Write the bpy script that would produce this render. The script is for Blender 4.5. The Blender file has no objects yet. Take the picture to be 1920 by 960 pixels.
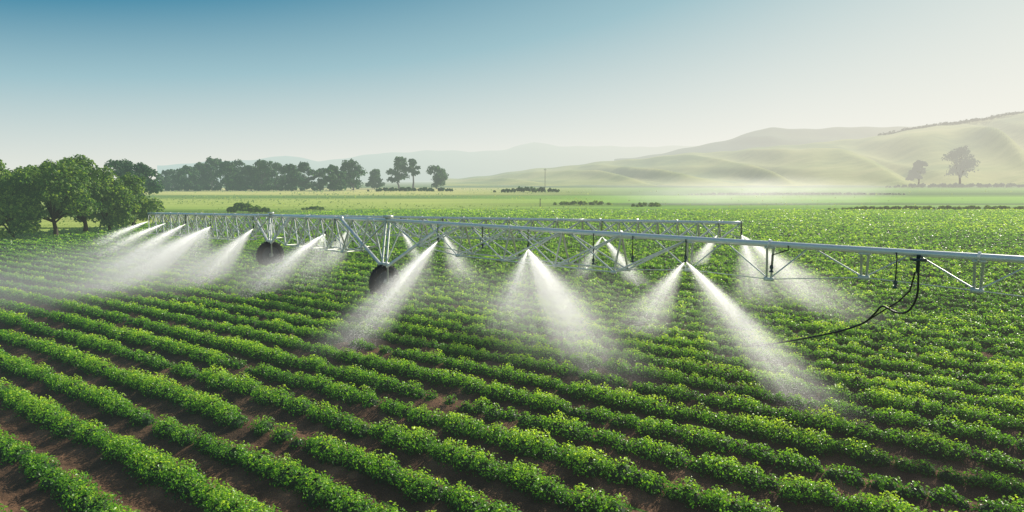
import bpy, math, random
import numpy as np
from mathutils import Vector, Matrix
random.seed(5)
scn=bpy.context.scene
COL=scn.collection
H=5.4; F=1280.0; PT=math.atan(142/1280)
CAM=Vector((0,0,H))
def ray(px,py):
    x=(px-960)/F; y=-(py-480)/F
    return Vector((x, math.cos(PT)+y*math.sin(PT), -math.sin(PT)+y*math.cos(PT)))
def at(px,py,Y):
    d=ray(px,py); return CAM+d*(Y/d.y)
def onz(px,py,z=0.0):
    d=ray(px,py); return CAM+d*((z-H)/d.z)

# ------------------------------------------------------------------ camera, sun, sky
cam=bpy.data.cameras.new('camera'); cam.lens=24; cam.sensor_width=36; cam.clip_end=20000; cam.clip_start=.1
co=bpy.data.objects.new('camera',cam); COL.objects.link(co); co.location=CAM; co.rotation_euler=(math.pi/2-PT,0,0)
scn.camera=co
scn.view_settings.view_transform='Standard'; scn.view_settings.look='None'; scn.view_settings.exposure=0
AZ=math.radians(42); EL=math.radians(32)
sv=Vector((math.sin(AZ)*math.cos(EL),math.cos(AZ)*math.cos(EL),math.sin(EL)))
sl=bpy.data.lights.new('sun','SUN'); sl.energy=5.0; sl.angle=math.radians(.6); sl.color=(1,.93,.78)
so=bpy.data.objects.new('sun',sl); COL.objects.link(so); so.rotation_euler=sv.to_track_quat('Z','Y').to_euler(); so.location=(60,60,60)

w=bpy.data.worlds.new("World"); scn.world=w; w.use_nodes=True
nt=w.node_tree; N=nt.nodes; K=nt.links
for n in list(N): N.remove(n)
out=N.new('ShaderNodeOutputWorld'); bg=N.new('ShaderNodeBackground'); bg.inputs[1].default_value=.13
K.new(bg.outputs[0],out.inputs[0])
sky=N.new('ShaderNodeTexSky'); sky.sky_type='NISHITA'; sky.sun_disc=False; sky.sun_elevation=EL; sky.sun_rotation=AZ
sky.dust_density=2.0
def M(nt,op,a,b=None,c=None,clamp=False):
    n=nt.nodes.new('ShaderNodeMath'); n.operation=op; n.use_clamp=clamp
    for i,v in enumerate((a,b,c)):
        if v is None: continue
        if isinstance(v,(int,float)): n.inputs[i].default_value=v
        else: nt.links.new(v,n.inputs[i])
    return n.outputs[0]
def MIX(nt,f,a,b,blend='MIX'):
    n=nt.nodes.new('ShaderNodeMix'); n.data_type='RGBA'; n.blend_type=blend
    for s,v in ((n.inputs[0],f),(n.inputs[6],a),(n.inputs[7],b)):
        if isinstance(v,(int,float)): s.default_value=v
        elif isinstance(v,tuple): s.default_value=(*v,1)
        else: nt.links.new(v,s)
    return n.outputs[2]
tc=N.new('ShaderNodeTexCoord'); sp=N.new('ShaderNodeSeparateXYZ'); K.new(tc.outputs['Generated'],sp.inputs[0])
z=M(nt,'MAXIMUM',sp.outputs[2],0.0)
slope=M(nt,'MULTIPLY_ADD',sp.outputs[0],-.72,.72)
f=M(nt,'MULTIPLY',M(nt,'DIVIDE',z,.25),slope,clamp=True)
hor=MIX(nt,M(nt,'MULTIPLY_ADD',sp.outputs[0],.9,.68,clamp=True),(5.9,6.05,5.5),(7.6,7.3,6.5))
f=M(nt,'POWER',f,1.15)
mid=(2.7,4.2,4.65)
cA=MIX(nt,M(nt,'MULTIPLY',f,2.0,clamp=True),hor,mid)
c1=MIX(nt,M(nt,'MULTIPLY_ADD',f,2.0,-1.0,clamp=True),cA,(.22,1.75,2.85))
g=M(nt,'MULTIPLY',M(nt,'SUBTRACT',z,.30),2.5,clamp=True)
c2=MIX(nt,g,c1,sky.outputs[0])
K.new(c2,bg.inputs[0])

# ------------------------------------------------------------------ materials
def newmat(name):
    m=bpy.data.materials.new(name); m.use_nodes=True
    for n in list(m.node_tree.nodes): m.node_tree.nodes.remove(n)
    m.cycles.emission_sampling='NONE'
    return m,m.node_tree
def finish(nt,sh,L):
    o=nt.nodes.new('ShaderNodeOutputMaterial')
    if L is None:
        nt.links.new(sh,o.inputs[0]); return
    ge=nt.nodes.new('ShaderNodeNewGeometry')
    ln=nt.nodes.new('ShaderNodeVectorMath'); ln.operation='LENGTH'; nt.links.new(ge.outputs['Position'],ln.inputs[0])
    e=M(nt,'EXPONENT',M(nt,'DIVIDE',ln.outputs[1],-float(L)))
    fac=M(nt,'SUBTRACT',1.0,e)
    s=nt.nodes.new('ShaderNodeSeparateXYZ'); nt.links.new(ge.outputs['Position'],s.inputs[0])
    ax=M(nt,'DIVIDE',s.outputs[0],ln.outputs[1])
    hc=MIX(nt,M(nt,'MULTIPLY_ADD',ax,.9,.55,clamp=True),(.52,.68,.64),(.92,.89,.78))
    em=nt.nodes.new('ShaderNodeEmission'); nt.links.new(hc,em.inputs[0])  # aerial haze painted into the material as emission, stronger with distance
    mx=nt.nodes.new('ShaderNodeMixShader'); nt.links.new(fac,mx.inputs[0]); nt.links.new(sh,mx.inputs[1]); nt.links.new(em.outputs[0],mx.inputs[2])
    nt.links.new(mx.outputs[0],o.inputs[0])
def noise(nt,scale,detail=4,vec=None,rough=.55):
    n=nt.nodes.new('ShaderNodeTexNoise'); n.inputs['Scale'].default_value=scale; n.inputs['Detail'].default_value=detail; n.inputs['Roughness'].default_value=rough
    if vec is None:
        ge=nt.nodes.new('ShaderNodeNewGeometry'); vec=ge.outputs['Position']
    nt.links.new(vec,n.inputs['Vector']); return n.outputs[0]
def ramp(nt,fac,stops):
    r=nt.nodes.new('ShaderNodeValToRGB'); el=r.color_ramp.elements
    while len(el)<len(stops): el.new(.5)
    for e,(p,c) in zip(el,stops): e.position=p; e.color=(*c,1)
    nt.links.new(fac,r.inputs[0]); return r.outputs[0]
def bsdf(nt,col,rough=.6,metal=0,spec=.5,bump=None,bs=.3,bd=.05):
    b=nt.nodes.new('ShaderNodeBsdfPrincipled')
    if isinstance(col,tuple): b.inputs['Base Color'].default_value=(*col,1)
    else: nt.links.new(col,b.inputs['Base Color'])
    b.inputs['Roughness'].default_value=rough; b.inputs['Metallic'].default_value=metal
    b.inputs['Specular IOR Level'].default_value=spec
    if bump is not None:
        bp=nt.nodes.new('ShaderNodeBump'); bp.inputs['Strength'].default_value=bs; bp.inputs['Distance'].default_value=bd
        nt.links.new(bump,bp.inputs['Height']); nt.links.new(bp.outputs[0],b.inputs['Normal'])
    return b.outputs[0]
def leafmat(name,dark,mid,light,trans,L,tf=.4,rough=.45,patch=.15,spec=.3,zg=None):
    m,nt=newmat(name)
    ge=nt.nodes.new('ShaderNodeNewGeometry')
    r=ge.outputs['Random Per Island']
    nz=noise(nt,patch,3); pk=.9
    if zg:   # row shade painted into the leaf colour: dark low down, light on top
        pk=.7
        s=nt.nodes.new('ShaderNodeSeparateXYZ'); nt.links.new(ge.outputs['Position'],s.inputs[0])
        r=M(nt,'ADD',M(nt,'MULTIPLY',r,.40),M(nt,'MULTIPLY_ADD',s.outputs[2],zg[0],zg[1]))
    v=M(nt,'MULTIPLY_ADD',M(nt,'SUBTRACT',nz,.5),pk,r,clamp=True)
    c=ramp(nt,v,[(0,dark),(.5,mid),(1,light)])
    p=bsdf(nt,c,rough,0,spec)
    t=nt.nodes.new('ShaderNodeBsdfTranslucent'); tcx=MIX(nt,1.0,c,trans,'MULTIPLY'); nt.links.new(tcx,t.inputs[0])
    mx=nt.nodes.new('ShaderNodeMixShader'); mx.inputs[0].default_value=tf
    nt.links.new(p,mx.inputs[1]); nt.links.new(t.outputs[0],mx.inputs[2])
    finish(nt,mx.outputs[0],L); return m
def plain(name,col,rough=.6,metal=0,L=None,nscale=None,col2=None,spec=.5):
    m,nt=newmat(name)
    c=col
    if nscale: c=MIX(nt,noise(nt,nscale,4),col,col2)
    finish(nt,bsdf(nt,c,rough,metal,spec),L); return m

HZ=850
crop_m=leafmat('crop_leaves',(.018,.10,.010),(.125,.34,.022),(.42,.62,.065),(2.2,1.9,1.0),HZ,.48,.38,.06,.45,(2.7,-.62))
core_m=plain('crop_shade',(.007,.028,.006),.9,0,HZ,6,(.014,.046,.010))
tree_m=leafmat('tree_leaves',(.025,.085,.018),(.075,.18,.028),(.23,.35,.06),(1.9,1.7,1.0),1100,.48,.55,.6)
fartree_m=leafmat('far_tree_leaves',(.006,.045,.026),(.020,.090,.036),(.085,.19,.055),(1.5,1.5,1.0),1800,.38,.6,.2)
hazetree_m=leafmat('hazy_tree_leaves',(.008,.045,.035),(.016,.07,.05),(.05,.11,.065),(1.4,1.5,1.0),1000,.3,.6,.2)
grass_m=leafmat('meadow_blades',(.12,.21,.02),(.24,.34,.045),(.38,.45,.09),(1.6,1.6,1.0),HZ,.4,.6,.03,.1)
bark_m=plain('bark',(.05,.04,.03),.9,0,1500,3,(.09,.07,.05))
metal_m=plain('galvanised_steel',(.84,.86,.84),.28,.22,None,5,(.64,.70,.68))
brace_m=plain('weathered_steel',(.76,.80,.74),.40,.12,None,7,(.50,.56,.50))
tyre_m=plain('tyre_rubber',(.012,.020,.026),.8,0,None,9,(.022,.028,.032),.2)
rim_m=plain('wheel_rim',(.030,.050,.065),.6,0,None,9,(.045,.06,.07),.3)
hub_m=plain('wheel_hub',(.34,.40,.40),.45,.2,None,9,(.22,.25,.25))
hose_m=plain('black_hose',(.015,.02,.02),.5,0,None,9,(.03,.03,.03))
green_m=plain('sprinkler_plastic',(.03,.05,.06),.4,0,None,9,(.05,.08,.09))
post_m=plain('post_wood',(.07,.06,.05),.9,0,1500,9,(.1,.09,.07))

m,nt=newmat('soil'); soil_m=m
c=ramp(nt,noise(nt,1.1,8,rough=.65),[(.34,(.055,.032,.020)),(.5,(.15,.080,.045)),(.68,(.34,.185,.105))])
wet=ramp(nt,noise(nt,.16,2),[(.42,(0,0,0)),(.62,(1,1,1))])
c=MIX(nt,M(nt,'MULTIPLY',wet,.55),c,(.035,.036,.020))
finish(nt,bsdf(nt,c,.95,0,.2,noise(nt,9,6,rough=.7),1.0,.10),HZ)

m,nt=newmat('ground'); ground_m=m
ge=nt.nodes.new('ShaderNodeNewGeometry'); s=nt.nodes.new('ShaderNodeSeparateXYZ'); nt.links.new(ge.outputs['Position'],s.inputs[0])
mp=nt.nodes.new('ShaderNodeMapping'); mp.inputs['Scale'].default_value=(.003,.02,1); nt.links.new(ge.outputs['Position'],mp.inputs[0])
big=noise(nt,1.0,4,mp.outputs[0])
d=M(nt,'DIVIDE',69.12,M(nt,'MAXIMUM',s.outputs[1],1.0))
d=M(nt,'MULTIPLY_ADD',M(nt,'SUBTRACT',big,.5),M(nt,'MULTIPLY',d,.6),d)
cl=ramp(nt,d,[(0,(.20,.26,.12)),(.09,(.18,.26,.09)),(.13,(.08,.18,.05)),(.15,(.60,.56,.22)),(.25,(.50,.52,.15)),(.30,(.10,.22,.04)),(.38,(.42,.50,.12)),(.50,(.32,.44,.09)),(.58,(.09,.20,.03)),(.75,(.42,.48,.12)),(1,(.26,.38,.07))])
cr=ramp(nt,d,[(0,(.20,.27,.12)),(.08,(.22,.30,.10)),(.11,(.05,.12,.04)),(.16,(.17,.35,.05)),(.27,(.045,.15,.02)),(.31,(.22,.44,.04)),(.41,(.15,.36,.03)),(.45,(.035,.11,.015)),(.50,(.20,.42,.04)),(.56,(.04,.12,.02)),(.8,(.06,.15,.02))])
side=M(nt,'MULTIPLY_ADD',M(nt,'DIVIDE',s.outputs[0],M(nt,'MAXIMUM',s.outputs[1],1.0)),3.0,.4,clamp=True)
c=MIX(nt,side,cl,cr)
mp2=nt.nodes.new('ShaderNodeMapping'); mp2.inputs['Scale'].default_value=(.03,.25,1); nt.links.new(ge.outputs['Position'],mp2.inputs[0])
nv=M(nt,'MULTIPLY_ADD',noise(nt,1.0,5,mp2.outputs[0],.6),1.1,.42)
cx=nt.nodes.new('ShaderNodeVectorMath'); cx.operation='SCALE'; nt.links.new(c,cx.inputs[0]); nt.links.new(nv,cx.inputs['Scale'])
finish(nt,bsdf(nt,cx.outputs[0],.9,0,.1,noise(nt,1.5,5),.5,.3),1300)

def hillmat(name,a,b,c3,L,sc):
    m,nt=newmat(name)
    c=ramp(nt,noise(nt,sc,6,rough=.6),[(.35,a),(.5,b),(.68,c3)])
    finish(nt,bsdf(nt,c,.95,0,.1,noise(nt,sc*6,5),.6,4),L); return m
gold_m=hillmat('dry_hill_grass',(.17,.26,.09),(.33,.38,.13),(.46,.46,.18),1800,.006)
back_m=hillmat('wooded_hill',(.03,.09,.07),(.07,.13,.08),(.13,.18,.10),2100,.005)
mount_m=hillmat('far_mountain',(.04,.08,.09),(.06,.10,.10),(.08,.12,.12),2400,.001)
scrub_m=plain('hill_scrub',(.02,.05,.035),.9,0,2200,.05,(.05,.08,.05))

# water
m,nt=newmat('water_drops'); drop_m=m
a=nt.nodes.new('ShaderNodeBsdfDiffuse'); a.inputs[0].default_value=(.98,.98,.97,1)
b=nt.nodes.new('ShaderNodeBsdfTranslucent'); b.inputs[0].default_value=(1,1,.98,1)
mx=nt.nodes.new('ShaderNodeMixShader'); mx.inputs[0].default_value=.7
nt.links.new(a.outputs[0],mx.inputs[1]); nt.links.new(b.outputs[0],mx.inputs[2])
em=nt.nodes.new('ShaderNodeEmission'); em.inputs[0].default_value=(1,.97,.88,1); em.inputs[1].default_value=.25  # added glow that whitens the drops, on top of the real lighting
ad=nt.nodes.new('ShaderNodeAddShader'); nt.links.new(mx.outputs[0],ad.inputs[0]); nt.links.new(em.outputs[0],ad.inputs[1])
finish(nt,ad.outputs[0],None)
def mistmat(name,cone,noise_sc,em_k):
    m,nt=newmat(name)
    tc=nt.nodes.new('ShaderNodeTexCoord'); s=nt.nodes.new('ShaderNodeSeparateXYZ'); nt.links.new(tc.outputs['Object'],s.inputs[0])
    oi=nt.nodes.new('ShaderNodeObjectInfo'); sc_=nt.nodes.new('ShaderNodeSeparateColor'); nt.links.new(oi.outputs['Color'],sc_.inputs[0])
    mpn=nt.nodes.new('ShaderNodeMapping'); mpn.inputs['Scale'].default_value=noise_sc; nt.links.new(tc.outputs['Object'],mpn.inputs[0])
    if cone:
        zz=M(nt,'MAXIMUM',s.outputs[2],.02)
        r2=M(nt,'ADD',M(nt,'POWER',M(nt,'ABSOLUTE',s.outputs[0]),2.0),M(nt,'POWER',M(nt,'ABSOLUTE',s.outputs[1]),2.0))
        rho2=M(nt,'DIVIDE',r2,M(nt,'MULTIPLY',zz,zz))
        ra=M(nt,'POWER',M(nt,'SUBTRACT',1.0,rho2,clamp=True),2.6)
        g=M(nt,'DIVIDE',M(nt,'POWER',M(nt,'SUBTRACT',1.0,zz,clamp=True),1.0),M(nt,'ADD',zz,.12))
        cb=nt.nodes.new('ShaderNodeCombineXYZ')
        nt.links.new(M(nt,'DIVIDE',s.outputs[0],zz),cb.inputs[0]); nt.links.new(M(nt,'DIVIDE',s.outputs[1],zz),cb.inputs[1]); nt.links.new(M(nt,'MULTIPLY',zz,.5),cb.inputs[2])
        nt.links.new(cb.outputs[0],mpn.inputs[0])
        nn=M(nt,'MULTIPLY_ADD',noise(nt,1.0,2,mpn.outputs[0]),2.2,-.5,clamp=True)
    else:
        l=nt.nodes.new('ShaderNodeVectorMath'); l.operation='LENGTH'; nt.links.new(tc.outputs['Object'],l.inputs[0])
        ra=M(nt,'POWER',M(nt,'SUBTRACT',1.0,l.outputs[1],clamp=True),1.2); g=1.0
        nn=M(nt,'MULTIPLY_ADD',noise(nt,1.0,3,mpn.outputs[0]),2.6,-.7,clamp=True)
    den=M(nt,'MULTIPLY',M(nt,'MULTIPLY',ra,g),M(nt,'MULTIPLY',nn,M(nt,'MULTIPLY',sc_.outputs[0],1.0)))
    vs=nt.nodes.new('ShaderNodeVolumeScatter'); vs.inputs['Color'].default_value=(1,.99,.97,1); vs.inputs['Anisotropy'].default_value=.55
    nt.links.new(den,vs.inputs['Density'])
    em=nt.nodes.new('ShaderNodeEmission'); em.inputs[0].default_value=(1,.97,.87,1); nt.links.new(M(nt,'MULTIPLY',den,em_k),em.inputs[1])  # added glow in place of multiply scattered light inside the mist
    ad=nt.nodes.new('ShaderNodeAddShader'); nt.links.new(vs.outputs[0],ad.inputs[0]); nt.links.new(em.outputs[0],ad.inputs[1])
    o=nt.nodes.new('ShaderNodeOutputMaterial'); nt.links.new(ad.outputs[0],o.inputs['Volume']); return m
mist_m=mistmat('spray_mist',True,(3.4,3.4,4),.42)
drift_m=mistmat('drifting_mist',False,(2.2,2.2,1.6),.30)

# ------------------------------------------------------------------ object helpers
def tag(o,label=None,cat=None,group=None,kind=None):
    if label: o['label']=label
    if cat: o['category']=cat
    if group: o['group']=group
    if kind: o['kind']=kind
    return o
def empty(name,loc):
    o=bpy.data.objects.new(name,None); COL.objects.link(o); o.location=loc; o.empty_display_size=.2; return o
def meshobj(name,v,f,mats,parent=None,origin=None,smooth=False,midx=None):
    v=np.asarray(v,dtype=np.float32).reshape(-1,3)
    org=Vector((0,0,0))
    if parent is not None:
        p=parent
        while p is not None: org=org+p.location; p=p.parent
    elif origin is not None: org=Vector(origin)
    v=v-np.array(org,dtype=np.float32)
    me=bpy.data.meshes.new(name)
    f=np.asarray(f,dtype=np.int32); n,k=f.shape
    me.vertices.add(len(v)); me.vertices.foreach_set('co',v.ravel())
    me.loops.add(n*k); me.loops.foreach_set('vertex_index',f.ravel())
    me.polygons.add(n); me.polygons.foreach_set('loop_start',np.arange(0,n*k,k,dtype=np.int32))
    if not isinstance(mats,(list,tuple)): mats=[mats]
    for m in mats: me.materials.append(m)
    if midx is not None: me.polygons.foreach_set('material_index',np.asarray(midx,dtype=np.int32))
    me.polygons.foreach_set('use_smooth',np.full(n,bool(smooth)))
    me.update(calc_edges=True)
    o=bpy.data.objects.new(name,me); COL.objects.link(o)
    if parent is not None: o.parent=parent
    elif origin is not None: o.location=org
    return o
class MB:
    def __init__(s): s.v=[]; s.f=[]
    def tube(s,pts,r,n=8,caps=True):
        pts=[Vector(p) for p in pts]; rs=r if isinstance(r,(list,tuple)) else [r]*len(pts)
        b0=len(s.v); up=None
        for i,p in enumerate(pts):
            d=(pts[min(i+1,len(pts)-1)]-pts[max(i-1,0)]).normalized()
            if up is None:
                up=Vector((0,0,1)) if abs(d.z)<.9 else Vector((1,0,0))
            a=d.cross(up).normalized(); b=a.cross(d).normalized(); up=b
            for j in range(n):
                t=2*math.pi*j/n; s.v.append(p+(a*math.cos(t)+b*math.sin(t))*rs[i])
        for i in range(len(pts)-1):
            for j in range(n):
                q=b0+i*n; s.f.append((q+j,q+(j+1)%n,q+n+(j+1)%n,q+n+j))
        if caps:
            for base,pc in ((b0,pts[0]),(b0+(len(pts)-1)*n,pts[-1])):
                s.v.append(pc); c=len(s.v)-1
                for j in range(n): s.f.append((base+j,base+(j+1)%n,c,c))
    def box(s,c,ax,ay,az):
        c=Vector(c); b=len(s.v)
        for i in (-1,1):
            for j in (-1,1):
                for k in (-1,1): s.v.append(c+ax*i+ay*j+az*k)
        for q in ((0,1,3,2),(4,6,7,5),(0,4,5,1),(2,3,7,6),(0,2,6,4),(1,5,7,3)): s.f.append(tuple(b+x for x in q))
    def lathe(s,c,axis,prof,n=32):
        axis=axis.normalized(); up=Vector((0,0,1)); a=axis.cross(up).normalized(); b=a.cross(axis)
        c=Vector(c); b0=len(s.v)
        for (x,r) in prof:
            for j in range(n):
                t=2*math.pi*j/n; s.v.append(c+axis*x+(a*math.cos(t)+b*math.sin(t))*r)
        for i in range(len(prof)-1):
            for j in range(n):
                q=b0+i*n; s.f.append((q+j,q+(j+1)%n,q+n+(j+1)%n,q+n+j))
    def build(s,name,mat,parent=None,origin=None,smooth=True):
        v=[tuple(p) for p in s.v]
        fs=[tuple(f[:3]) if f[2]==f[3] else f for f in s.f]
        org=Vector((0,0,0))
        if parent is not None:
            p=parent
            while p is not None: org=org+p.location; p=p.parent
        elif origin is not None: org=Vector(origin)
        v=[(a[0]-org.x,a[1]-org.y,a[2]-org.z) for a in v]
        me=bpy.data.meshes.new(name); me.from_pydata(v,[],fs); me.materials.append(mat)
        if smooth:
            for p in me.polygons: p.use_smooth=len(p.vertices)==4
        o=bpy.data.objects.new(name,me); COL.objects.link(o)
        if parent is not None: o.parent=parent
        elif origin is not None: o.location=org
        return o
def nz_(a): return a/np.maximum(np.linalg.norm(a,axis=1,keepdims=True),1e-6)
def kites(c,nrm,s,rng,aspect=.64,lift=.12):
    n=len(c); r=rng.normal(size=(n,3)); t=nz_(r-(r*nrm).sum(1,keepdims=True)*nrm); b=np.cross(nrm,t)
    s=np.asarray(s).reshape(-1,1)*np.ones((n,1))
    v=np.stack([c-t*s*.5,c+b*s*aspect/2+nrm*s*lift,c+t*s*.5,c-b*s*aspect/2+nrm*s*lift],1).reshape(-1,3)
    return v,np.arange(4*n).reshape(n,4)

# ------------------------------------------------------------------ ground
tag(meshobj('ground',[(-9000,-60,0),(9000,-60,0),(9000,12000,0),(-9000,12000,0)],[(0,1,2,3)],ground_m),kind='structure')

# ------------------------------------------------------------------ crop field
D=np.array([-.788,.6157]); Nn=np.array([.6157,.788]); CV=.0010; SPC=1.22
def uv(X,Y):
    u=D[0]*X+D[1]*Y; v=Nn[0]*X+Nn[1]*Y; return u,v+CV*u*u
p0=onz(0,850); _,ph=uv(p0.x,p0.y)
v_start=ph-2*SPC
def infield(X,Y,m=0.0):
    return (Y>7-m)&(np.abs(X)<.78*Y+4+m*2)&(Y<np.minimum(120,63+(X+50)*2.6)+m)&(Y<119+m)
us=np.arange(-95,118,.6); vs_=np.arange(v_start-SPC*2,172,SPC/8)
U,V=np.meshgrid(us,vs_,indexing='ij'); Vt=V-CV*U*U
X=D[0]*U+Nn[0]*Vt; Y=D[1]*U+Nn[1]*Vt
rng=np.random.default_rng(1)
Z=.085+.07*np.cos(2*np.pi*(V-ph)/SPC)+rng.normal(size=U.shape)*.016
Z=np.where(Y>119,.02,Z)
nu,nv_=U.shape; idx=np.arange(nu*nv_).reshape(nu,nv_)
fc=np.stack([idx[:-1,:-1],idx[1:,:-1],idx[1:,1:],idx[:-1,1:]],-1).reshape(-1,4)
mk=infield(X,Y,.8)[:-1,:-1].ravel()
fc=fc[mk]; used,inv=np.unique(fc,return_inverse=True)
vv=np.stack([X.ravel(),Y.ravel(),Z.ravel()],1)[used]
tag(meshobj('field_soil',vv,inv.reshape(-1,4),soil_m,smooth=True),kind='structure')

def crop_row(v0,k):
    rng=np.random.default_rng(100+k)
    u=np.arange(-95,118,.22); u=u+rng.uniform(-.1,.1,len(u))
    v=v0-CV*u*u+rng.normal(size=len(u))*.05+.04*np.sin(u*.21+k*1.7)+.03*np.sin(u*.9+k)
    X=D[0]*u+Nn[0]*v; Y=D[1]*u+Nn[1]*v
    thin=(np.sin(u*.35+k*2.1)+np.sin(u*.83+k*.7))*.5
    keep=infield(X,Y)&(rng.random(len(u))>np.where(thin>.6,.30,.0)*((Y<22)&(X<2)))
    X,Y,thin=X[keep],Y[keep],thin[keep]; n=len(X)
    if n<4: return None
    d=np.hypot(X,Y)
    farf=np.clip((d-22)/35,0,1)
    rad=rng.uniform(.17,.315,n)*(1-.16*thin)*(1-.16*farf)
    s=np.maximum(.048,.0024*d)
    nl=np.maximum(8,.54*2*np.pi*rad**2/(.32*s*s)).astype(int)
    ii=np.repeat(np.arange(n),nl); m=len(ii)
    zz=rng.uniform(-.12,1,m); ph_=rng.uniform(0,2*np.pi,m); rr=np.sqrt(np.maximum(0,1-zz*zz))
    dr=np.stack([rr*np.cos(ph_),rr*np.sin(ph_),zz],1)
    R=rad[ii]*(.66+.50*rng.random(m)**.9)
    ctr=np.stack([X,Y,rng.uniform(.10,.18,n)],1)[ii]
    c=ctr+dr*R[:,None]*np.array([1,1,1.05])
    c+= (np.sin(c[:,[1,2,0]]*19+k)*.022)
    nr=nz_(dr+rng.normal(size=(m,3))*.65+np.array([0,0,.3]))
    v1,f1=kites(c,nr,s[ii]*rng.uniform(.6,1.45,m),rng)
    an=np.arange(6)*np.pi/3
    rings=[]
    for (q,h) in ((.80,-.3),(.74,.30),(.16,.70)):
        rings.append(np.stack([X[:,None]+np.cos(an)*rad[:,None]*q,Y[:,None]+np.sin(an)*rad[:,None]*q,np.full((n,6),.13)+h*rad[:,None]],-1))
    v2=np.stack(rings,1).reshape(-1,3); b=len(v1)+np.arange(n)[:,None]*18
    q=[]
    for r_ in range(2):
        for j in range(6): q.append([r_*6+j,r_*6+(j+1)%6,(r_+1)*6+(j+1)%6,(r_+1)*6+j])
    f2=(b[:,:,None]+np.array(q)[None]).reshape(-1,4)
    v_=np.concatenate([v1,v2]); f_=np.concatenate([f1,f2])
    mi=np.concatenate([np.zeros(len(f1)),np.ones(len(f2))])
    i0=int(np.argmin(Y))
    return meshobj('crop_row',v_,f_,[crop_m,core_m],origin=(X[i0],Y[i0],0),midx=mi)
near=['short leafy crop row cutting across the bottom left corner of the field',
 'leafy crop row second from the bottom left corner, beside bare red soil',
 'leafy crop row third from the bottom left corner of the field',
 'leafy crop row fourth from the bottom left corner of the field',
 'leafy crop row fifth from the bottom left corner of the field',
 'leafy crop row sixth from the bottom left corner, broken by patches of soil']
k=0; cnt=0; v0=v_start
while v0<167:
    o=crop_row(v0,k)
    if o:
        if cnt<len(near): lb=near[cnt]
        elif v0<26: lb='bushy green crop row in the foreground, between the corner rows and the sprinklers'
        elif v0<60: lb='green crop row in the middle of the field, under and around the irrigation booms'
        else: lb='thin looking green crop row in the far part of the field beyond the booms'
        tag(o,lb,'crop row','parallel crop rows of the field'); cnt+=1
    v0+=SPC; k+=1

# ------------------------------------------------------------------ meadow tufts beyond the field
rng=np.random.default_rng(9)
n=50000
yy=1/rng.uniform(1/420,1/63,n)
xx=yy*rng.uniform(-.85,.95,n)
ok=(~infield(xx,yy,.5))&((xx<.12*yy)|(rng.random(n)<.12))
xx,yy=xx[ok],yy[ok]; n=len(xx)
s=yy*.0026*rng.uniform(.5,1.2,n)
cl=np.sin(xx*.05+1.3*np.sin(yy*.03))*np.sin(yy*.045+xx*.01)
ok=rng.random(n)<(.22+.45*cl); xx,yy,s=xx[ok],yy[ok],s[ok]; n=len(xx)
c=np.stack([xx,yy,s*.3],1); nr=nz_(rng.normal(size=(n,3))*np.array([1,1,.5])+np.array([0,-.2,.9]))
v1,f1=kites(c,nr,s,rng,1.0)
tag(meshobj('meadow_grass',v1,f1,grass_m),'tufted pale green meadow grass beyond the crop field','grass',None,'stuff')

# ------------------------------------------------------------------ trees
def leafcloud(cl,nleaf,ls,rng,squash=1.0):
    C=np.array([c for c,_ in cl]); R=np.array([r for _,r in cl])
    pr=R**2/np.sum(R**2); ii=rng.choice(len(cl),nleaf,p=pr)
    dr=nz_(rng.normal(size=(nleaf,3))); dr[:,2]=np.where(dr[:,2]<-.3,-dr[:,2],dr[:,2])
    c=C[ii]+dr*(R[ii]*(.50+.62*rng.random(nleaf)))[:,None]*np.array([1,1,.8*squash])
    c+=np.sin(c[:,[1,2,0]]*(5/np.mean(R)))*np.mean(R)*.16
    nr=nz_(dr+rng.normal(size=(nleaf,3))*.6+np.array([0,0,.25]))
    return kites(c,nr,ls*rng.uniform(.6,1.3,nleaf),rng,.8)
def tree(name,label,base,h,wd,nleaf,ls,mat,seed,group=None,ncl=16,low=.32,cat='tree',lean=0,irr=1.0):
    rng=np.random.default_rng(seed); base=Vector(base)
    root=empty(name,base); tag(root,label,cat,group)
    cl=[]
    for i in range(ncl):
        a=rng.uniform(0,2*math.pi); q=math.sqrt(rng.random())*.80; t=(i+rng.random())/ncl
        zc=low+(.86-low)*t; env=math.sin(math.pi*min(1,max(0,(zc-low+.34)/(1.26-low))))**.55
        r=rng.uniform(.11,.24)*wd*irr
        cl.append((np.array([base.x+math.cos(a)*q*wd*.5*env+lean*t,base.y+math.sin(a)*q*wd*.5*env,base.z+h*zc]),min(r,h*.2)))
    cl.append((np.array([base.x+lean,base.y,base.z+h*.86]),min(.17*wd,h*.16)))
    tb=MB(); fork=base+Vector((rng.uniform(-.04,.04)*h,0,h*max(low,.15)*.95))
    tb.tube([base,base.lerp(fork,.5)+Vector((.012*h,0,0)),fork],[h*.034,h*.025,h*.02],8)
    for i in range(1,len(cl),2):
        e=Vector(cl[i][0]); mid=fork.lerp(e,.5)+Vector((0,0,h*.03))
        tb.tube([fork-Vector((0,0,h*.03*(i%3))),mid,e],[h*.013,h*.008,h*.003],5)
    tb.build('trunk',bark_m,root)
    v,f_=leafcloud(cl,nleaf,ls,rng)
    v[:,2]=np.maximum(v[:,2],.05)
    meshobj('crown',v,f_,mat,root)
    return root
grove=[(-15,448,290,130,.2),(22,452,330,105,.1),(60,440,312,105,.2),(105,447,303,135,.26),(160,440,294,125,.22),(205,437,332,100,.16),(248,430,326,95,.12),(-40,425,330,80,.2)]
gl=['leftmost dark green tree of the near grove, cut by the photo edge','low bushy green tree with short trunk, second in the near grove','rounded tree behind the low bushy tree in the near grove',
 'broad dark tree with forked trunk in the middle of the near grove','tallest green tree of the near grove, fourth from the left','smaller rounded tree right of the tallest grove tree',
 'last tree at the right end of the near grove beside the crop field','tree peeping out behind the leftmost tree of the near grove']
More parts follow.
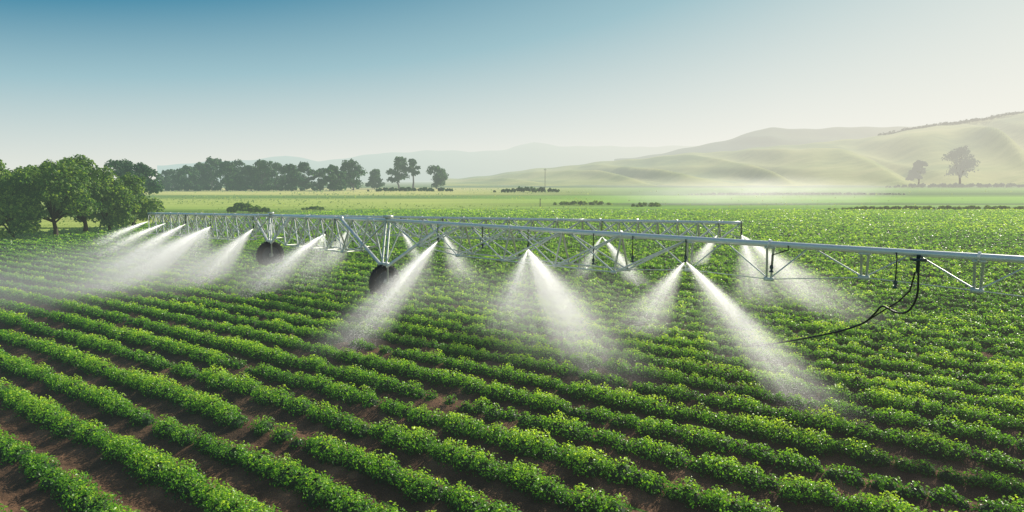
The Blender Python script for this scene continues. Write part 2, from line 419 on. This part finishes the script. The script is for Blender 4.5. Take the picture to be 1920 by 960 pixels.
for i,(px,pb,pt,wpx,lw) in enumerate(grove):
    b=onz(px,pb); sc=b.y/F
    tree('grove_tree',gl[i],b,(pb-pt)*sc,wpx*sc*1.15,10000,.30,tree_m,20+i,'trees of the near grove',26,lw,irr=.85)
for i,(px,pt,wpx) in enumerate([(225,300,60),(262,306,60),(70,318,60),(12,322,50)]):
    b=at(px,338,190); b.z=0; base_py=338+H/190*F; sc=190/F
    tree('background_tree',['tall blue green tree standing behind the right end of the grove','rounded tree between the grove and the long treeline','tree top showing over the middle of the grove','tree top showing over the left of the grove'][i],b,(base_py-pt)*sc,wpx*sc*1.25,4500,.7,fartree_m,60+i,'trees behind the near grove',18,.1)
line=[(300,328,44),(322,318,50),(350,312,46),(375,305,50),(398,296,56),(425,303,46),(447,300,46),(470,312,40),(490,300,52),(520,306,50),(548,308,44),(570,304,44),(604,316,40),(625,310,40),(662,300,56),(640,322,34)]
for i,(px,pt,wpx) in enumerate(line):
    Yd=360+14*math.sin(i*2.3); b=at(px,338,Yd); b.z=0; bp=338+H/Yd*F; sc=Yd/F
    tree('treeline_tree','dark blue green tree in the long treeline behind the pale meadow' if i<12 else ('dark tree of the second clump right of the long treeline'),b,(bp-pt)*sc,wpx*sc*1.3,3300,1.1,fartree_m,80+i,'trees of the long treeline' if i<12 else 'trees of the second clump',18,.06,irr=.9)
for i,(px,pt,wpx,low,lb) in enumerate([(702,318,34,.1,'small round hazy tree just right of the second tree clump'),
   (748,292,40,.2,'tall slender tree with open crown standing alone in the middle distance'),
   (774,294,24,.42,'thin high crowned tree leaning beside the tall slender tree'),
   (818,311,44,.1,'dome shaped dark tree at the right end of the distant trees')]):
    Yd=430; b=at(px,338,Yd); b.z=0; bp=338+H/Yd*F; sc=Yd/F
    tree('field_tree',lb,b,(bp-pt)*sc,wpx*sc*1.15,3000,1.1,fartree_m,120+i,None,16,low)
for i,(px,pt,pb,wpx,lb) in enumerate([(1722,299,328,31,'small hazy round tree at the foot of the golden hill'),(1800,276,334,70,'large hazy spreading tree at the foot of the golden hill')]):
    Yd=560; b=at(px,pb,Yd); sc=Yd/F; b.z=0
    bp=338+H/Yd*F
    tree('hill_tree',lb,b,(bp-pt)*sc,wpx*sc*1.1,3600,1.4,hazetree_m,143+i,None,17,.26,irr=.9)

def bush(label,x0,x1,ytop,Yd,seed,n,ls,mat=None,name='hedge',cat='hedge',group=None):
    rng=np.random.default_rng(seed); A=at(x0,338,Yd); B=at(x1,338,Yd*1.01); A.z=B.z=0
    hpx=(338+H/Yd*F)-ytop; h=hpx*Yd/F; L=(B-A).length; m=max(3,int(L/(h*.6)))
    cl=[]
    for i in range(m):
        t=(i+.5)/m; p=A.lerp(B,t); e=min(1,.45+3*min(t,1-t)); r=h*rng.uniform(.30,.58)*e
        cl.append((np.array([p.x+rng.normal()*h*.4,p.y+rng.normal()*h*.7,r*.75]),r))
    v,f_=leafcloud(cl,n,ls,rng); v[:,2]=np.maximum(v[:,2],.02)
    return tag(meshobj(name,v,f_,mat or fartree_m,origin=tuple(A)),label,cat,group)
bush('low dark round bush on the meadow edge behind the left boom',415,505,379,112,1,3500,.45,tree_m,'bush','bush')
bush('dark hedge running below the second clump of distant trees',690,850,350,330,2,2500,1.1)
bush('low hedge strip at the far edge of the meadow, right of the tree hedge',935,1050,350,300,3,1600,1.0)
bush('low dark hedge strip in mid field behind the boom centre',1040,1145,376,150,4,2600,.5,tree_m)
bush('long thin dark hedge along the far right edge of the crop field',1560,1990,385,122.5,5,16000,.4,tree_m)
bush('tufted bushes on the field margin near the small post',1185,1240,379,140,6,900,.5,tree_m)
bush('faint hedge line under the golden hill at far right',1660,1960,343,500,7,2600,1.5,hazetree_m)
bush('distant dark hedge below the long treeline',285,600,346,345,8,6000,1.1)
bush('reedy tall weeds around the foot of the near grove',-60,270,428,76,10,9000,.3,grass_m,'weed_patch','weeds')
bush('small scrub clump in the meadow below the long treeline',560,610,386,125,11,700,.45,tree_m,'bush','bush')
bush('thin hedge line across the far right field, nearer than the hill foot',1290,1700,361,255,12,3200,.7,hazetree_m)
def pole(name,label,px,pt,Yd,r,cross=False):
    b=at(px,338,Yd); b.z=0; h=((338+H/Yd*F)-pt)*Yd/F
    mb=MB(); mb.tube([b,b+Vector((0,0,h))],[r,r*.75],8)
    if cross: mb.box(b+Vector((0,0,h*.93)),Vector((h*.07,0,0)),Vector((0,r*.6,0)),Vector((0,0,r*.6)))
    tag(mb.build(name,post_m,None,tuple(b)),label,'pole')
pole('utility_pole','thin distant utility pole in front of the golden hill foot',1022,316,400,.17,True)
pole('marker_post','short dark post in the meadow right of the photo centre',1013,372,140,.09)

# ------------------------------------------------------------------ hills
def interp(pts,x): return np.interp(x,[p[0] for p in pts],[p[1] for p in pts])
def hill(name,prof,Y0,Y1,mat,fold,seed,px0,px1,step=5,rows=60,pw=1.25):
    px=np.arange(px0,px1,step).astype(float); t=np.concatenate([np.linspace(0,1,rows),[1.04,1.12]])
    PX,T=np.meshgrid(px,t,indexing='ij')
    Yv=Y0+(Y1-Y0)*T; Xv=(PX-960)/F*Yv*1.0
    py=interp(prof,PX)+np.sin(PX*.11+seed)*.7+np.sin(PX*.043)*1.0
    zc=np.maximum(0.3,H+(338-py)/F*Y1)
    S=np.where(T<=1,np.clip(T,0,1)**pw,1-(T-1)*4)
    ph_=PX/62.+T*4.9+1.3*np.sin(PX/210.+T*2)+.5*np.sin(PX/39.+T*3.5)
    rid=1-np.sqrt(np.sin(ph_)**2+.008); rid2=1-np.sqrt(np.sin(ph_*2.2+T*4+1.0)**2+.03)
    env=np.sin(np.pi*np.clip(T,0,1))**.8
    Zv=zc*S+fold*zc*env*(rid-.45)+fold*.28*zc*env*(rid2-.5)
    Zv=np.where(T<=0,-1,Zv)
    a,b=PX.shape; idx=np.arange(a*b).reshape(a,b)
    fc=np.stack([idx[:-1,:-1],idx[1:,:-1],idx[1:,1:],idx[:-1,1:]],-1).reshape(-1,4)
    o=meshobj(name,np.stack([Xv,Yv,Zv],-1).reshape(-1,3),fc,mat,smooth=True); tag(o,kind='structure')
    return Xv,Yv,Zv,t
gp=[(800,338),(860,335),(940,325),(1040,313),(1150,302),(1270,290),(1380,282),(1480,272),(1600,262),(1680,248),(1780,233),(1920,212),(2100,200),(2300,196)]
GX,GY,GZ,gt=hill('golden_hill',gp,650,1500,gold_m,.33,1,815,2250)
bp_=[(1150,300),(1240,288),(1290,278),(1370,260),(1410,247),(1440,242),(1520,243),(1580,241),(1640,239),(1700,240),(1800,232),(1920,215),(2200,210)]
hill('wooded_hill',bp_,1800,2500,back_m,.12,3,1150,2250,6,30,.9)
mpf=[(300,310),(470,300),(540,293),(600,302),(660,296),(720,288),(800,283),(880,285),(950,281),(1000,268),(1045,274),(1130,276),(1270,275),(1400,277),(1700,290)]
hill('far_mountains',mpf,5500,8000,mount_m,.05,5,300,1700,5,12,.6)
rng=np.random.default_rng(77)
ci=np.where(gt==1.0)[0][0]; pts=[]
for i in range(GX.shape[0]):
    pxv=815+i*5
    if pxv<1640: continue
    for q in range(9):
        if rng.random()<.85:
            pts.append((np.array([GX[i,ci]+rng.normal()*5,GY[i,ci]-rng.uniform(0,30),GZ[i,ci]+rng.uniform(-2,2.)]),rng.uniform(2.2,4.6)))
v,f_=leafcloud(pts,16000,2.2,rng)
tag(meshobj('hill_scrub',v,f_,scrub_m),'dark scrub and trees dotted along the crest of the golden hill','scrub',None,'stuff')

# ------------------------------------------------------------------ irrigation booms
T1=onz(722,562); T1p=at(728,413,T1.y)
R_=onz(1920,487,T1p.z)
E_=R_+(R_-T1p).normalized()*9
T2=onz(508,503); T2p=at(508,404.5,T2.y)
L_=at(278,400.5,57)
def boompt(px,P,Q,py=450):
    d=ray(px,py); k=d.x/d.y
    s=(k*P.y-P.x)/((Q.x-P.x)-k*(Q.y-P.y))
    return P.lerp(Q,s)
def A_at(px):
    if px>728: return boompt(px,T1p,E_)
    if px>508: return boompt(px,T1p,T2p)
    return boompt(px,T2p,L_)
DZ=[.95,1.0,.72,.8,.9,.7]
def span(root,P,Q,n,depth,half=.48,end0=True,end1=True,rp=.085,k=1.0,sparse=99):
    ax=(Q-P); L=ax.length; ax=ax/L; q=Vector((-ax.y,ax.x,0)).normalized()
    mb=MB(); pts=[P.lerp(Q,i/12) for i in range(13)]
    mb.tube(pts,rp,12); pipe=mb.build('main_pipe',metal_m,root)
    for i in range(1,n,2):
        mb=MB(); c=P.lerp(Q,i/n); mb.tube([c-ax*.03,c+ax*.03],rp*1.5,12)
        mb.build('flange',metal_m,pipe)
    low=[]
    for i in range(n+1):
        t=i/n; e=1.0
        if end0: e=min(e,.35+t*n*.45)
        if end1: e=min(e,.35+(n-i)*.45)
        c=P.lerp(Q,t)
        low.append((c,c-Vector((0,0,depth*e))+q*half*e,c-Vector((0,0,depth*e))-q*half*e))
    for i in range(1,n):
        c,a,b=low[i]; mb=MB()
        nx=low[i+1][0]; pv=low[i-1][0]
        if i>=sparse:
            dz=Vector((0,0,DZ[i%6]))
            for s_ in (-.09,.09): mb.tube([c+ax*s_,c+ax*s_*.7-dz],.034,5)
            mb.box(c-dz,ax*.13,q*.05,Vector((0,0,.05))); mb.box(c-Vector((0,0,.1)),ax*.14,q*.05,Vector((0,0,.03)))
            mb.tube([c-dz,pv.lerp(c,.45)],.022,5)
            mb.tube([c-dz,nx.lerp(c,.55)],.020,5)
            mb.build('hanging_bracket',brace_m,root); continue
        mb.tube([c,a],.038*k,5); mb.tube([c,b],.038*k,5); mb.tube([a,b],.028*k,5)
        mb.tube([a,nx],.034*k,5); mb.tube([b,nx],.034*k,5)
        mb.tube([a,pv.lerp(c,.1)],.028*k,5); mb.tube([b,pv.lerp(c,.1)],.028*k,5)
        mb.box(a,ax*.09,q*.03,Vector((0,0,.05))); mb.box(b,ax*.09,q*.03,Vector((0,0,.05)))
        mb.build('truss_brace',brace_m,root)
    if sparse<99:
        for sd in (1,2):
            mb=MB(); mb.tube([low[0][0]]+[low[i][sd] for i in range(1,sparse)]+[low[sparse][0]],.028*k,5); mb.build('truss_rod',brace_m,root)
        mb=MB(); mb.tube([low[sparse-1][1]]+[low[j][0]-Vector((0,0,DZ[j%6])) for j in range(sparse,n-1)],.013,5); mb.build('stay_wire',brace_m,root)
        return
    for sd in (1,2):
        mb=MB(); pl=[low[0][0]]+[low[i][sd] for i in range(1,n)]+[low[n][0]]
        mb.tube(pl,.027*k,5); mb.build('truss_rod',brace_m,root)
def wheel(root,c,axis,R):
    mb=MB(); wd=.13
    prof=[(-wd*.55,R*.62),(-wd,R*.70),(-wd,R*.90),(-wd*.7,R*.985),(0,R),(wd*.7,R*.985),(wd,R*.90),(wd,R*.70),(wd*.55,R*.62)]
    mb.lathe(c,axis,prof,48)
    a=axis.cross(Vector((0,0,1))).normalized(); b=a.cross(axis)
    for j in range(30):
        for sd in (-1,1):
            t=2*math.pi*(j+.25*sd)/30; dr=a*math.cos(t)+b*math.sin(t); tg=-a*math.sin(t)+b*math.cos(t)
            mb.box(c+dr*R*.995+axis*sd*wd*.5,(axis*.5+tg*.28*sd).normalized()*wd*.45,(tg-axis*.3*sd).normalized()*.018,dr*.014)
    wh=mb.build('wheel',tyre_m,root)
    mb=MB(); mb.lathe(c,axis,[(-.05,.02),(-.05,.16),(-.02,R*.30),(.04,R*.58),(-wd*.5,R*.63),(-wd*.5,R*.60),(.0,R*.56),(.06,R*.3),(.07,.1),(.07,.01)],32)
    mb.build('rim',rim_m,wh)
    mb=MB(); mb.tube([c-axis*.19,c+axis*.19],.13,12)
    for j in range(8):
        t=2*math.pi*j/8; o_=(a*math.cos(t)+b*math.sin(t))*.09; mb.tube([c+o_-axis*.21,c+o_+axis*.21],.016,6)
    mb.build('hub',hub_m,wh)
def tower(root,G,Pp,ax,R,reach,wo=0.0):
    q=Vector((-ax.y,ax.x,0)).normalized()
    if q.y>0: q=-q
    zb=R*2+.02
    mb=MB(); foot=Vector((G.x,G.y,zb-.02)); top=Pp+Vector((0,0,.16))
    for s_ in (-1,1):
        mb.tube([foot+ax*s_*.15,top+ax*s_*.13],.05,6)
    for i in range(4):
        c=foot.lerp(top,(i+.5)/4); mb.tube([c-ax*.14,c+ax*.14],.022,5)
    mb.box(foot,ax*.28,q*.16,Vector((0,0,.06)))
    for s_ in (-1,1):
        mb.tube([foot+ax*s_*.24,Vector((G.x,G.y,R))+ax*s_*.24],.04,6)
    mb.tube([Vector((G.x,G.y,R))-ax*.26,Vector((G.x,G.y,R))+ax*.26],.04,8)
    mb.box(top,ax*.22,q*.12,Vector((0,0,.06)))
    tw=mb.build('drive_tower',brace_m,root)
    for s_ in (-1,1):
        e=Pp+ax*s_*reach-Vector((0,0,.05)); 
        mb=MB(); mb.tube([foot+ax*s_*.2-Vector((0,0,.1)),e],.075,8); mb.box(e,ax*.16,q*.06,Vector((0,0,.07))); mb.build('support_arm',metal_m,tw)
        mb=MB(); mb.tube([foot+ax*s_*.1,Pp+ax*s_*reach*.3],.028,5); mb.build('tie_rod',brace_m,tw)
    wheel(root,Vector((G.x,G.y,R)),ax,R)
def drop(root,top,dl,bend=0,ax=None):
    mb=MB(); 
    p=[top+Vector((0,0,.0)),top+Vector((0,-.12,-.02)),top+Vector((0,-.16,-.12)),top+Vector((0,-.16,-.3))+(ax*bend if ax else Vector()),top+Vector((0,-.16,-dl))+(ax*bend if ax else Vector())]
    mb.tube(p,.017,6); h=mb.build('drop_hose',hose_m,root)
    e=p[-1]; mb=MB(); mb.tube([e+Vector((0,0,.05)),e,e-Vector((0,0,.04)),e-Vector((0,0,.1)),e-Vector((0,0,.13)),e-Vector((0,0,.16))],[.025,.05,.05,.022,.06,.06],10)
    mb.build('sprinkler_head',green_m,h)
    return e-Vector((0,0,.12))

A=empty('irrigation_boom',(T1.x,T1.y,0)); tag(A,'near galvanised irrigation boom on two wheeled towers, crossing the whole crop field','irrigation machine')
axR=(E_-T1p).normalized(); axL=(T2p-T1p).normalized(); axF=(L_-T2p).normalized()
LR=(E_-T1p).length; nR=round(LR/2.45)
span(A,T1p,E_,nR,1.2,.42,k=.95,sparse=6)
span(A,T1p,T2p,8,1.6,.55,k=1.1)
span(A,T2p,L_,13,1.6,.55,end1=False)
tower(A,T1,T1p,axR,.82,3.7)
tower(A,T2,T2p,axL,.84,3.0)
GE=Vector((E_.x,E_.y,0)); tower(A,GE,E_,axR,.74,3.0)
B0=at(292,400,60); B1=at(1390,418,36)
bm_=boompt(1092,B0,B1); bm0=boompt(620,B0,B1)
B=empty('irrigation_boom',(bm_.x,bm_.y,0)); tag(B,'far irrigation boom with a free right end, behind the wheeled boom','irrigation machine')
axB=(B1-B0).normalized()
span(B,B0,bm0,10,1.3,.5); span(B,bm0,bm_,12,1.25,.5,k=1.1); span(B,bm_,B1,8,.95,.4,end1=False,k=1.1)
mb=MB(); mb.tube([B1+Vector((0,0,.1)),B1-Vector((0,0,.85))],.04,6); mb.tube([B1-Vector((0,0,.8)),B1-axB*1.4-Vector((0,0,.3))],.025,6); mb.build('end_post',brace_m,B)
for c in (bm_,bm0):
    mb=MB(); g=Vector((c.x,c.y,0)); qb=Vector((-axB.y,axB.x,0))
    mb.tube([c,g+qb*.5],.04,6); mb.tube([c,g-qb*.5],.04,6); mb.tube([c.lerp(g,.6)+qb*.3,c.lerp(g,.6)-qb*.3],.025,6)
    mb.box(g+qb*.5+Vector((0,0,.08)),qb*.25,axB*.1,Vector((0,0,.08))); mb.box(g-qb*.5+Vector((0,0,.08)),qb*.25,axB*.1,Vector((0,0,.08)))
    mb.build('support_leg',brace_m,B)
for px,dl,bd in ((1475,.62,-.45),(1677,.75,0),(1112,.9,0),(630,1.0,0),(905,.7,0),(1185,.7,0)):
    p=A_at(px); drop(A,p,dl,bd*-1,-axR)

hp=[(1722,487,0),(1722,520,0),(1719,556,.1),(1703,583,.4),(1680,586,.8),(1655,574,1.2),(1640,588,1.7),(1618,606,2.4),(1570,622,3.0),(1500,636,3.7),(1430,647,4.4),(1385,655,5.0)]
ph0=A_at(1722); Yh=ph0.y; pts=[]
Yend=onz(1385,655,.3).y
for i,(px,py,_) in enumerate(hp):
    t=_/5.0; p=at(px,py,Yh-.1+(Yend-Yh+.1)*t); p.z=max(p.z,.40); pts.append(p)
fine=[]
for i in range(len(pts)-1):
    for j in range(4):
        t=j/4; a_,b_,c_,d_=pts[max(i-1,0)],pts[i],pts[i+1],pts[min(i+2,len(pts)-1)]
        fine.append(.5*((2*b_)+(c_-a_)*t+(2*a_-5*b_+4*c_-d_)*t*t+(3*b_-a_-3*c_+d_)*t**3))
fine.append(pts[-1])
hr=empty('supply_hose',tuple(pts[0])); tag(hr,'long black hose hanging from the near boom and trailing over the crops','hose')
mb=MB(); mb.tube(fine,.026,8); mb.build('hose_line',hose_m,hr)
mb=MB(); lp=[at(1716,510,Yh-.15),at(1706,545,Yh-.1),at(1685,565,Yh+.3),at(1660,580,Yh+.9),at(1622,604,Yh+1.6)]; mb.tube(lp,.02,8); mb.build('hose_loop',hose_m,hr)
mb=MB(); mb.tube([pts[0]+Vector((0,0,.12)),pts[0]-Vector((0,0,.32))],.045,8); mb.box(pts[0],Vector((.14,0,0)),Vector((0,.12,0)),Vector((0,0,.03))); mb.build('clamp',green_m,hr)

# ------------------------------------------------------------------ water sprays
TET=np.array([[1,1,1],[1,-1,-1],[-1,1,-1],[-1,-1,1]])/1.73
def spray(label,noz,jets,seed):
    rng=np.random.default_rng(seed); noz=Vector(noz)
    root=empty('water_spray',tuple(noz)); tag(root,label,'water spray','water sprays under the booms')
    P0=np.array(noz); C=[];S=[]
    for (tx,ty,R,n,kv) in jets:
        n=int(n*2.2)
        T=np.array(onz(tx,ty,.15)); Dv=T-P0
        s=rng.random(n)**.85*1.1
        ns=40; so_=rng.normal(size=(ns,3))*.32; st=rng.integers(0,ns,n)
        off=np.where((rng.random(n)<.30)[:,None],so_[st]+rng.normal(size=(n,3))*.05,rng.normal(size=(n,3))*.46)*R*(s**1.15)[:,None]
        c=P0+Dv*s[:,None]+off; c[:,2]+=.30*4*s*(1-s)*.6
        keep=(rng.random(n)<1.08-s**1.7)&(c[:,2]>.05); c=c[keep]
        C.append(c); S.append(np.hypot(c[:,0],c[:,1])*.00023*rng.uniform(.6,1.4,len(c)))
    c=np.concatenate(C); sz=np.concatenate(S)
    v=(c[:,None,:]+TET[None]*sz[:,None,None]).reshape(-1,3); b=np.arange(len(c))[:,None,None]*4
    f_=(b+np.array([[0,1,2],[0,3,1],[0,2,3],[1,3,2]])[None]).reshape(-1,3)
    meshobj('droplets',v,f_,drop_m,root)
    for (tx,ty,R,n,kv) in jets:
        if kv<=0: continue
        T=onz(tx,ty,.0)+Vector((0,0,.12)); ax=T-noz
        nseg=20; vv=[(0,0,0)]; ff=[]
        for zz,rr in ((.03,.045),(.5,.5),(1,1)):
            for j in range(nseg): t=2*math.pi*j/nseg; vv.append((rr*math.cos(t),rr*math.sin(t),zz))
        for j in range(nseg):
            ff.append((0,1+(j+1)%nseg,1+j))
            for r_ in range(2): a=1+r_*nseg; ff.append((a+j,a+(j+1)%nseg,a+nseg+(j+1)%nseg,a+nseg+j))
        ff.append(tuple(1+2*nseg+j for j in range(nseg)))
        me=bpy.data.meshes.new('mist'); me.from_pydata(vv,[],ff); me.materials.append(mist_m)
        o=bpy.data.objects.new('mist',me); COL.objects.link(o); o.parent=root
        zq=ax.normalized(); rot=zq.to_track_quat('Z','Y')
        o.rotation_mode='QUATERNION'; o.rotation_quaternion=rot; o.scale=(R*2.3,R*2.3,ax.length*1.25)
        o.color=(kv/R*1.5,0,0,1)
def nozA(px,dl=.75): return drop(A,A_at(px),dl)
def nozB(px,dl=.7): return drop(B,boompt(px,B0,B1),dl)
spray('strong white jet slanting down left in front of the nearest wheel',nozA(822,.6),[(652,660,.75,17000,.6),(720,600,1.4,4000,.18)],1)
spray('wide bell shaped spray falling below the middle of the near boom',nozA(990,.6),[(1135,712,1.0,18000,.55),(1055,690,1.6,9000,.35),(935,640,.9,7000,.3)],2)
spray('long bright spray slanting down right over the crops, the nearest to the camera',nozA(1284,.55),[(1525,775,.6,18000,.6),(1430,700,1.1,5000,.2),(1190,635,.85,8000,.4)],3)
spray('fine jet slanting right just right of the bell shaped spray',nozB(1128,.8),[(1203,545,.5,6000,.42),(1085,530,.5,2500,.25)],4)
spray('broad soft spray falling from the free right end of the far boom',nozB(1388,.5),[(1575,608,1.0,9000,.42),(1430,590,1.0,5000,.28)],5)
spray('small jet falling left near the free right end of the far boom',nozB(1345,.5),[(1305,500,.5,2500,.25)],6)
spray('white jet slanting down left between the two wheels',nozA(612,.7),[(460,563,.85,10000,.55),(560,560,1.6,3000,.12)],7)
spray('pale jet slanting down left behind the far wheel',nozA(478,.7),[(362,548,.95,7000,.5)],8)
spray('pale long jet left of the far wheel reaching the left rows',nozA(398,.7),[(185,562,1.05,9000,.55),(300,550,2.0,2500,.15)],9)
spray('narrow jet near the far left end of the near boom',nozA(352,.6),[(200,514,.8,5500,.45)],10)
spray('thin jet beside the last one at the left end of the near boom',nozA(315,.6),[(180,486,.7,4500,.4)],11)
spray('leftmost thin jet at the very end of the near boom',nozA(284,.5),[(172,466,.6,4000,.35)],12)
spray('faint drizzle between the nearest wheel and the bell shaped spray',nozB(830,.8),[(880,545,.8,2500,.2)],13)
spray('small jet behind the tower of the nearest wheel',nozB(752,.7),[(790,500,.5,2500,.25)],14)
spray('faint short drizzle falling from the far boom behind the left truss',nozB(660,.7),[(600,520,1.0,2500,.2)],15)

def drift(label,c,sx,sy,sz,k,rz=0):
    bpy.ops.mesh.primitive_uv_sphere_add(segments=24,ring_count=14,radius=1,location=c)
    o=bpy.context.object; o.name='drifting_mist'; o.scale=(sx,sy,sz); o.rotation_euler=(0,0,rz); o.data.materials.append(drift_m)
    o.color=(k,0,0,1); tag(o,label,'mist',None,'stuff')
c=at(1390,384,150); drift('low white mist drifting over the far field below the hills',(c.x,c.y,2.6),38,18,4.6,.05)
c=onz(320,555); drift('thin water mist hanging over the left rows under the boom',(c.x-3,c.y,.8),12,8,2.2,.15,.6)
c=onz(980,600); drift('faint water haze over the rows below the middle of the near boom',(c.x,c.y,.7),9,5,1.8,.09,-.6)
